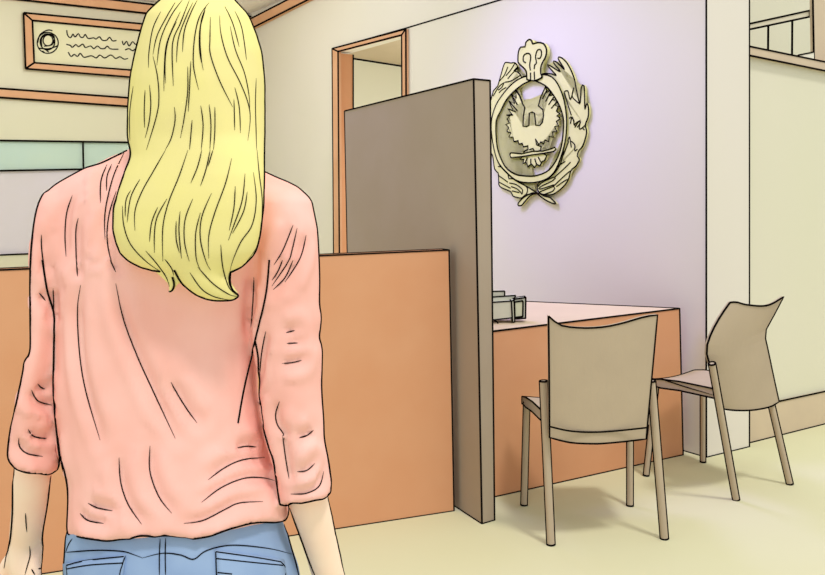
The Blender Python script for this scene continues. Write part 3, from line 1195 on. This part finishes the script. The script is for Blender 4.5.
sb = MB()
tr_ = [(146, 136, 234, 1.29, .05), (150, 127, 240, 1.285, .06), (160, 104, 251, 1.28, .075), (170, 82, 261, 1.278, .085), (177, 69, 275, 1.277, .088), (182, 60, 287, 1.276, .09), (188, 51, 299, 1.275, .092), (196, 46, 303, 1.274, .096), (206, 44, 304, 1.272, .098), (225, 42, 300, 1.272, .102), (250, 42, 285, 1.272, .103),
       (280, 46, 268, 1.272, .104), (315, 54, 260, 1.272, .102), (345, 54, 257, 1.272, .1), (395, 54, 258, 1.27, .1), (440, 58, 266, 1.27, .104), (462, 61, 272, 1.27, .108), (486, 68, 281, 1.269, .112), (504, 68.5, 287, 1.268, .116), (522, 67.5, 289, 1.268, .118)]
secs = [ring(r[1], r[2], r[0], r[3], r[4]) for r in interp(tr_)]
for f_ in (0.35, 0.7, 0.9, 1.0):
    secs.append(ring(67.5, 290, 522, 1.268, .119 if f_ < .95 else .117, dy=lambda x, f_=f_: (plin(HEM, x) - 522 - (3 if x > 225 else 0)) * f_))
sb.loft(secs)
CUFL = [(8, 458), (13.4, 466), (27, 473), (56, 473.5), (60, 460)]
CUFR = [(279, 504), (305, 501), (330, 495)]
sl = [(192, 44, 86, 1.262, .05), (205, 37, 86, 1.255, .056), (225, 34, 82, 1.248, .058), (255, 31, 78, 1.244, .058), (300, 30.7, 70, 1.242, .052), (350, 30.7, 66, 1.24, .05), (362, 24.6, 64, 1.24, .05), (371, 23.5, 62, 1.24, .05), (401, 17, 60, 1.24, .05), (435, 10, 60, 1.242, .05), (458, 8.5, 60.5, 1.246, .05)]
secs = [ring(r[1], r[2], r[0], r[3], r[4], 20, 2.1) for r in interp(sl)]
for f_ in (0.5, 1.0):
    secs.append(ring(8.5 if f_ < 1 else 10, 60.5, 458, 1.248, .05, 20, 2.1, dy=lambda x, f_=f_: (plin(CUFL, x) - 458) * f_))
sb.loft(secs)
sr = [(190, 245, 301, 1.262, .05), (200, 246, 311, 1.255, .056), (230, 250, 317, 1.248, .058), (260, 256, 319, 1.244, .056), (304, 252, 319.5, 1.242, .052), (320, 252, 321, 1.24, .05), (337, 253, 319, 1.24, .05), (351, 256, 322, 1.24, .05), (385, 260, 321.2, 1.24, .048), (410, 262, 322.5, 1.24, .048), (440, 267, 324.5, 1.24, .047), (471, 275.5, 330, 1.242, .046), (492, 278.5, 330.5, 1.245, .046)]
secs = [ring(r[1], r[2], r[0], r[3], r[4], 20, 2.1) for r in interp(sr)]
for f_ in (0.5, 1.0):
    secs.append(ring(279, 330.5, 493, 1.246, .046, 20, 2.1, dy=lambda x, f_=f_: (plin(CUFR, x) - 493) * f_))
sb.loft(secs)
blouse = remeshed(sb, 0.0055, 2)

Z9 = lambda pts: zc(pts, 3.194, 0, 260)
Z10 = lambda pts: zc(pts, 3.194, 160, 260)
Z2 = lambda pts: zc(pts, 4.107, 0, 130)
Z4 = lambda pts: zc(pts, 3.594, 110, 150)
Z3 = lambda pts: zc(pts, 3.835, 110, 0)
Z11 = lambda pts: zc(pts, 4.107, 0, 435)
folds = [Z9(s) for s in (
    [(258, 80), (248, 160), (255, 300), (275, 420), (320, 575)], [(370, 75), (395, 190), (440, 310), (490, 420), (560, 570)],
    [(120, 395), (130, 408), (143, 412)], [(100, 415), (120, 450), (165, 463)], [(90, 540), (105, 562), (145, 571)],
    [(125, 105), (145, 130)], [(245, 0), (248, 52)], [(352, 0), (370, 38)], [(170, 90), (172, 172)])]
folds += [Z2(s) for s in (
    [(298, 268), (275, 340), (268, 430), (272, 520)], [(322, 362), (312, 420), (315, 560)], [(170, 430), (172, 500), (183, 575)],
    [(460, 140), (440, 190), (438, 250)], [(440, 142), (415, 210), (413, 300)], [(515, 85), (470, 180), (440, 290), (430, 370), (432, 450)], [(478, 250), (450, 340), (440, 430), (450, 510), (470, 575)])]
folds += [Z10(s) for s in (
    [(300, 55), (297, 140), (290, 215)], [(392, 0), (375, 40), (358, 65)], [(425, 0), (400, 55), (362, 95)], [(338, 228), (325, 300), (318, 385)],
    [(403, 232), (430, 225)], [(405, 266), (440, 265)], [(390, 330), (420, 328), (452, 320)], [(35, 390), (60, 435), (90, 482), (118, 520)],
    [(382, 452), (370, 490), (375, 525), (395, 555), (397, 575)], [(490, 543), (470, 560), (455, 567)])]
folds += [Z12(s) for s in (
    [(190, 62), (195, 130), (215, 190), (252, 245)], [(275, 30), (275, 100), (300, 170), (335, 215)], [(105, 187), (130, 200), (172, 208)], [(83, 215), (105, 235), (148, 243)],
    [(435, 123), (480, 90), (530, 68), (590, 62)], [(417, 185), (470, 145), (530, 120), (580, 117), (618, 125)], [(368, 243), (420, 235), (480, 205), (520, 187), (585, 183)],
    [(515, 35), (540, 31), (567, 33)], [(640, 0), (648, 60), (658, 120)], [(680, 100), (705, 98), (728, 78)], [(662, 162), (705, 160), (740, 140), (752, 100)], [(685, 8), (708, 0)])]
folds += [Z11(s) for s in ([(78, 12), (80, 45), (110, 75), (175, 88)], [(128, 0), (155, 11), (190, 13)], [(238, 0), (248, 80), (258, 150)])]
folds += [[(297, 228), (292, 250), (288, 262), (272, 286)], [(306, 235), (300, 258), (285, 282)], [(293, 225), (283, 250), (274, 265)]]
heavy = [
    [(127, 151), (115, 157), (100, 164), (83, 169.5), (62, 181), (48, 190), (41, 199), (36, 215), (32.5, 240), (30.8, 268), (30.6, 310), (30.6, 350), (25, 361), (23.5, 371), (20, 388), (15.5, 408), (10.5, 432), (8.2, 456), (13.2, 465.5), (19, 470), (27, 473), (42, 474), (56, 473.4), (60, 459)],
    [(264, 172), (275, 177), (300, 188), (311, 199), (315, 215), (317.5, 240), (319, 275), (319, 304), (321, 319), (318.8, 337), (322, 351), (321, 385), (323, 420), (324, 440), (329, 468), (330.3, 495), (316, 499.5), (300, 503), (287, 505.5), (280, 504)],
    [(42.3, 260), (47, 290), (54, 315), (54, 350), (54, 395), (58, 440), (60.3, 459)],
    [(61, 457), (65, 472), (67.7, 486), (68.5, 500), (68, 515), (67, 534)],
    [(269.6, 260), (266, 295), (255.5, 340), (244.5, 385), (237.8, 423)],
    [(255.5, 341), (258.5, 357), (259, 376), (260.5, 405), (264, 428), (269.5, 448), (273.6, 460), (277, 482), (280, 504)],
    [(288.5, 505), (291, 517), (291.5, 523), (288, 525)],
    [(66.4, 534.5)] + [(x, y + .5) for x, y in HEM[2:-1]] + [(290, 523.5)],
]


def groove(mb_, lines, amp, width):
    """press soft fold valleys along the lines, with a low ridge beside them"""
    bv_ = bvh_of(mb_)
    from mathutils.kdtree import KDTree
    pts = []
    for s in lines:
        ps = smooth_line(s, 3)
        for i, (x, y) in enumerate(ps):
            a = amp * min(1, 4 * i / len(ps) + .2, 4 * (1 - i / len(ps)) + .2)
            p, n_ = surf(bv_, x, y)
            pts.append((p, a))
    kd = KDTree(len(pts))
    for i, (p, a) in enumerate(pts):
        kd.insert(p, i)
    kd.balance()
    mb_.bm.normal_update()
    for v in mb_.bm.verts:
        c, i, d = kd.find(v.co)
        if d < width * 4:
            u = d / width
            v.co += v.normal * pts[i][1] * (-math.exp(-u * u) + .55 * math.exp(-(u - 2) ** 2))


groove(blouse, folds, 0.007, 0.010)
bvb = bvh_of(blouse)
strokes(blouse, bvb, folds, RB)
strokes(blouse, bvb, heavy, RS, False)
blouse.build('blouse', [M_SHIRT, INK], person, True)

# hair
hb_ = MB()
hr = [(-16, 186, 212, 1.272, .03), (-12, 176, 224, 1.27, .06), (-5, 166, 233, 1.268, .085), (2, 158.5, 239, 1.266, .098), (13, 147, 249, 1.262, .108), (31, 141, 256, 1.258, .116), (49.5, 136, 261.4, 1.254, .12), (78, 130.3, 264.2, 1.245, .118),
      (110, 128, 264.4, 1.232, .108), (135, 127.8, 264.4, 1.216, .092), (155, 131, 264, 1.19, .072), (175, 124, 264, 1.168, .056), (192, 118.3, 263.5, 1.158, .05), (208, 113.6, 263, 1.152, .046), (231, 113.4, 260.3, 1.148, .042), (243, 116.5, 257.8, 1.147, .04),
      (253, 120.5, 254.7, 1.147, .038), (261, 129, 247.5, 1.147, .034), (267, 141, 241, 1.147, .03), (271, 158, 234, 1.147, .028), (275, 170, 229.5, 1.147, .026), (281, 180, 230.2, 1.146, .024), (288, 187.5, 231.2, 1.145, .02), (294, 195, 234.5, 1.144, .016), (298, 204, 237, 1.143, .011), (300.5, 214, 234, 1.143, .007)]
hb_.loft([ring(r[1], r[2], r[0], r[3], r[4], 32, 2.2) for r in interp(hr, 4)])
# curled lock on the left of the tip, and the pointed tip on the right
for pts, rr in (([(158, 262), (166, 271), (171, 279), (173, 286), (171, 290.5), (167.5, 292)], (.012, .010, .0075, .0055, .004, .0016)),
                ([(222, 284), (229, 291), (236, 295), (241, 296.5)], (.012, .009, .005, .0016))):
    P_ = [at(x, y, 1.14) for x, y in pts]
    L_ = len(P_) - 1
    hb_.tube(P_, lambda t, rr=rr, L_=L_: rr[int(round(t * L_))], 0, n=12)
hair = remeshed(hb_, 0.0045, 2)
hst = [Z3(s) for s in (
    [(195, 45), (165, 110), (150, 200), (148, 260)], [(250, 10), (215, 70), (180, 140), (165, 210)], [(165, 215), (182, 290), (188, 370), (180, 440), (140, 575)], [(278, 0), (235, 60), (195, 150), (180, 250)],
    [(270, 45), (240, 110), (215, 180), (208, 280), (207, 350)], [(255, 85), (225, 150), (212, 230), (213, 320)], [(305, 0), (270, 90), (240, 170), (243, 330)], [(318, 10), (290, 70), (262, 150), (255, 240)],
    [(335, 0), (310, 50), (285, 120), (278, 200)], [(380, 10), (345, 60), (325, 140), (320, 250), (340, 345)], [(370, 20), (350, 80), (345, 160), (352, 240), (358, 270)], [(365, 40), (345, 110), (343, 190), (350, 240)],
    [(385, 65), (383, 150), (385, 210), (420, 310), (470, 410)], [(420, 60), (425, 130), (450, 220), (500, 320), (530, 400), (537, 460), (528, 540)], [(460, 100), (480, 190), (515, 280), (533, 370), (535, 430)],
    [(440, 25), (470, 90), (495, 180)], [(478, 42), (505, 110), (523, 230)], [(560, 300), (557, 400), (560, 520), (562, 575)], [(478, 335), (495, 410), (500, 510)], [(475, 380), (478, 500)],
    [(135, 345), (132, 420), (133, 490)], [(152, 325), (157, 400), (150, 470), (135, 530)], [(90, 330), (77, 430), (77, 540)], [(298, 255), (298, 350), (285, 450), (270, 530)], [(310, 235), (305, 340), (300, 430)],
    [(247, 410), (250, 460), (235, 530), (212, 575)], [(315, 460), (310, 520), (305, 575)], [(348, 405), (357, 480), (350, 575)], [(380, 400), (387, 480), (383, 575)], [(402, 410), (402, 500), (397, 575)])]
hst += [Z4(s) for s in (
    [(200, 0), (160, 70), (115, 150), (90, 220), (90, 290)], [(280, 0), (250, 90), (210, 190), (190, 280), (190, 400)], [(108, 105), (75, 170), (62, 260)], [(75, 145), (58, 180), (55, 240)],
    [(45, 200), (50, 270), (75, 340), (130, 400), (183, 437)], [(330, 0), (315, 60), (290, 120)], [(360, 0), (345, 70), (325, 130)], [(370, 0), (352, 60)], [(437, 30), (415, 120), (375, 230), (355, 310), (355, 390)],
    [(205, 175), (170, 240), (160, 300), (160, 370)], [(172, 205), (150, 260), (142, 330)], [(298, 175), (270, 250), (268, 330), (285, 400)], [(252, 220), (248, 290), (257, 390)], [(238, 255), (238, 320), (250, 370)],
    [(365, 155), (330, 240), (325, 320), (345, 400), (362, 432)], [(325, 225), (308, 300), (310, 390), (325, 430)], [(450, 130), (445, 210), (428, 290)], [(485, 85), (475, 180), (445, 270), (425, 325)], [(493, 150), (480, 220), (440, 300)],
    [(515, 80), (525, 180), (510, 270), (470, 330), (440, 400), (430, 440)], [(528, 0), (535, 80), (546, 180), (543, 260), (530, 340), (492, 398)],
    [(128, 362), (170, 410), (203, 458), (214, 492)], [(197, 392), (222, 425), (229, 450)], [(287, 440), (330, 500), (378, 528), (430, 538)], [(315, 420), (370, 480), (430, 520), (460, 526)], [(398, 340), (405, 420), (425, 490), (450, 518)], [(430, 440), (426, 475), (438, 505)])]
hout = [
    [(172, -8), (160.8, 0), (152, 7), (146.5, 14), (140.5, 34), (134, 60), (129.8, 83), (128.2, 110), (127.8, 135), (131, 155), (124, 175), (118.4, 192), (113.8, 208), (113.6, 231), (117, 245), (121.5, 255), (130, 262.5), (141, 267.5), (152, 270), (160, 271)],
    [(228, -8), (238, 0), (249.3, 13), (256.3, 31), (261.8, 49.5), (264.3, 78), (264.5, 115), (264.2, 150), (263.4, 190), (262.6, 215), (260.2, 233), (254.7, 253), (248, 261), (241, 266.5), (230, 272)],
    [(174.5, 270), (180, 280), (187, 288), (196, 295.5), (207, 300), (220, 301), (232, 299.5), (241, 296.8)],
    [(172.5, 277), (174.3, 285), (172.5, 290), (168, 292.5)],
    [(230, 272), (229.5, 281), (232, 290), (240, 296)],
]
hv = bvh_of(hair)
strokes(hair, hv, hst, RB * .85)
strokes(hair, hv, hout, RS * 1.05, False)
hair.build('hair', [M_HAIR, INK], person, True)

# shoes
for Lg in (LEGL, LEGR):
    mb = MB()
    x = Lg[2].x
    secs = []
    for (yy, hw, h_) in ((1.20, .022, .05), (1.215, .032, .075), (1.25, .037, .095), (1.30, .037, .10), (1.35, .042, .072), (1.40, .043, .052), (1.435, .034, .042), (1.45, .016, .03)):
        secs.append([V((x + hw * math.copysign(abs(math.cos(a)) ** .8, math.cos(a)), yy, .0 + h_ * (.5 + .5 * math.copysign(abs(math.sin(a)) ** .7, math.sin(a))))) for a in [2 * PI * k / 20 for k in range(20)]])
    mb.loft(secs)
    mb.build('shoe', [M_SHOE, INK], person, True)

# ------------------------------------------------------------------ light
world = bpy.data.worlds.new('daylight')
scene.world = world
world.use_nodes = True
bg = world.node_tree.nodes['Background']
bg.inputs['Color'].default_value = (1.0, 1.0, 1.0, 1)
bg.inputs['Strength'].default_value = 0.86


def sun(direction, energy, angle, color):
    l = bpy.data.lights.new('sun', 'SUN')
    l.energy = energy
    l.angle = angle
    l.color = color
    o_ = bpy.data.objects.new('sun', l)
    COL.objects.link(o_)
    o_.rotation_euler = V(direction).to_track_quat('-Z', 'Y').to_euler()
    o_.location = (1, -2, 5)
    return o_


sun((-.22, .48, -1.0), 1.3, math.radians(8), (1, .97, .93))


def spot(loc, target, energy, color, size, blend, radius):
    l = bpy.data.lights.new('wall_tint_light', 'SPOT')
    l.energy = energy
    l.color = color
    l.spot_size = size
    l.spot_blend = blend
    l.shadow_soft_size = radius
    o_ = bpy.data.objects.new('wall_tint_light', l)
    COL.objects.link(o_)
    o_.location = loc
    o_.rotation_euler = (V(target) - V(loc)).to_track_quat('-Z', 'Y').to_euler()
    return o_


ec = wall_pt(600, 320)
spot(z0(ec, 3.3) + NW * 1.5 + DL * .8, ec, 200, (.36, .29, 1.0), math.radians(98), 1.0, 0.45)  # unseen violet spot, added to tint the emblem wall lilac


def lamp(name, loc, energy, color, radius):
    l = bpy.data.lights.new(name, 'POINT')
    l.energy = energy
    l.color = color
    l.shadow_soft_size = radius
    o_ = bpy.data.objects.new(name, l)
    COL.objects.link(o_)
    o_.location = loc
    return o_


# unseen fill lights added to brighten the hall and the room beyond the doorway
lamp('fill_light', CORNER - DL * 2.2 - DR * 2.1 + UP * 3.05, 57, (1, .99, .95), .2)
lamp('fill_light', z0((dR + dL_) / 2, 1.5) + DR * 1.3, 48, (1, .99, .95), .15)
lamp('fill_light', V((0.7, 1.6, 3.3)), 45, (1, .98, .95), .4)

scene.view_settings.view_transform = 'Standard'
scene.view_settings.look = 'None'
scene.view_settings.exposure = 0.0
scene.view_settings.gamma = 1.0
scene.view_settings.use_curve_mapping = False
scene.cycles.max_bounces = 6
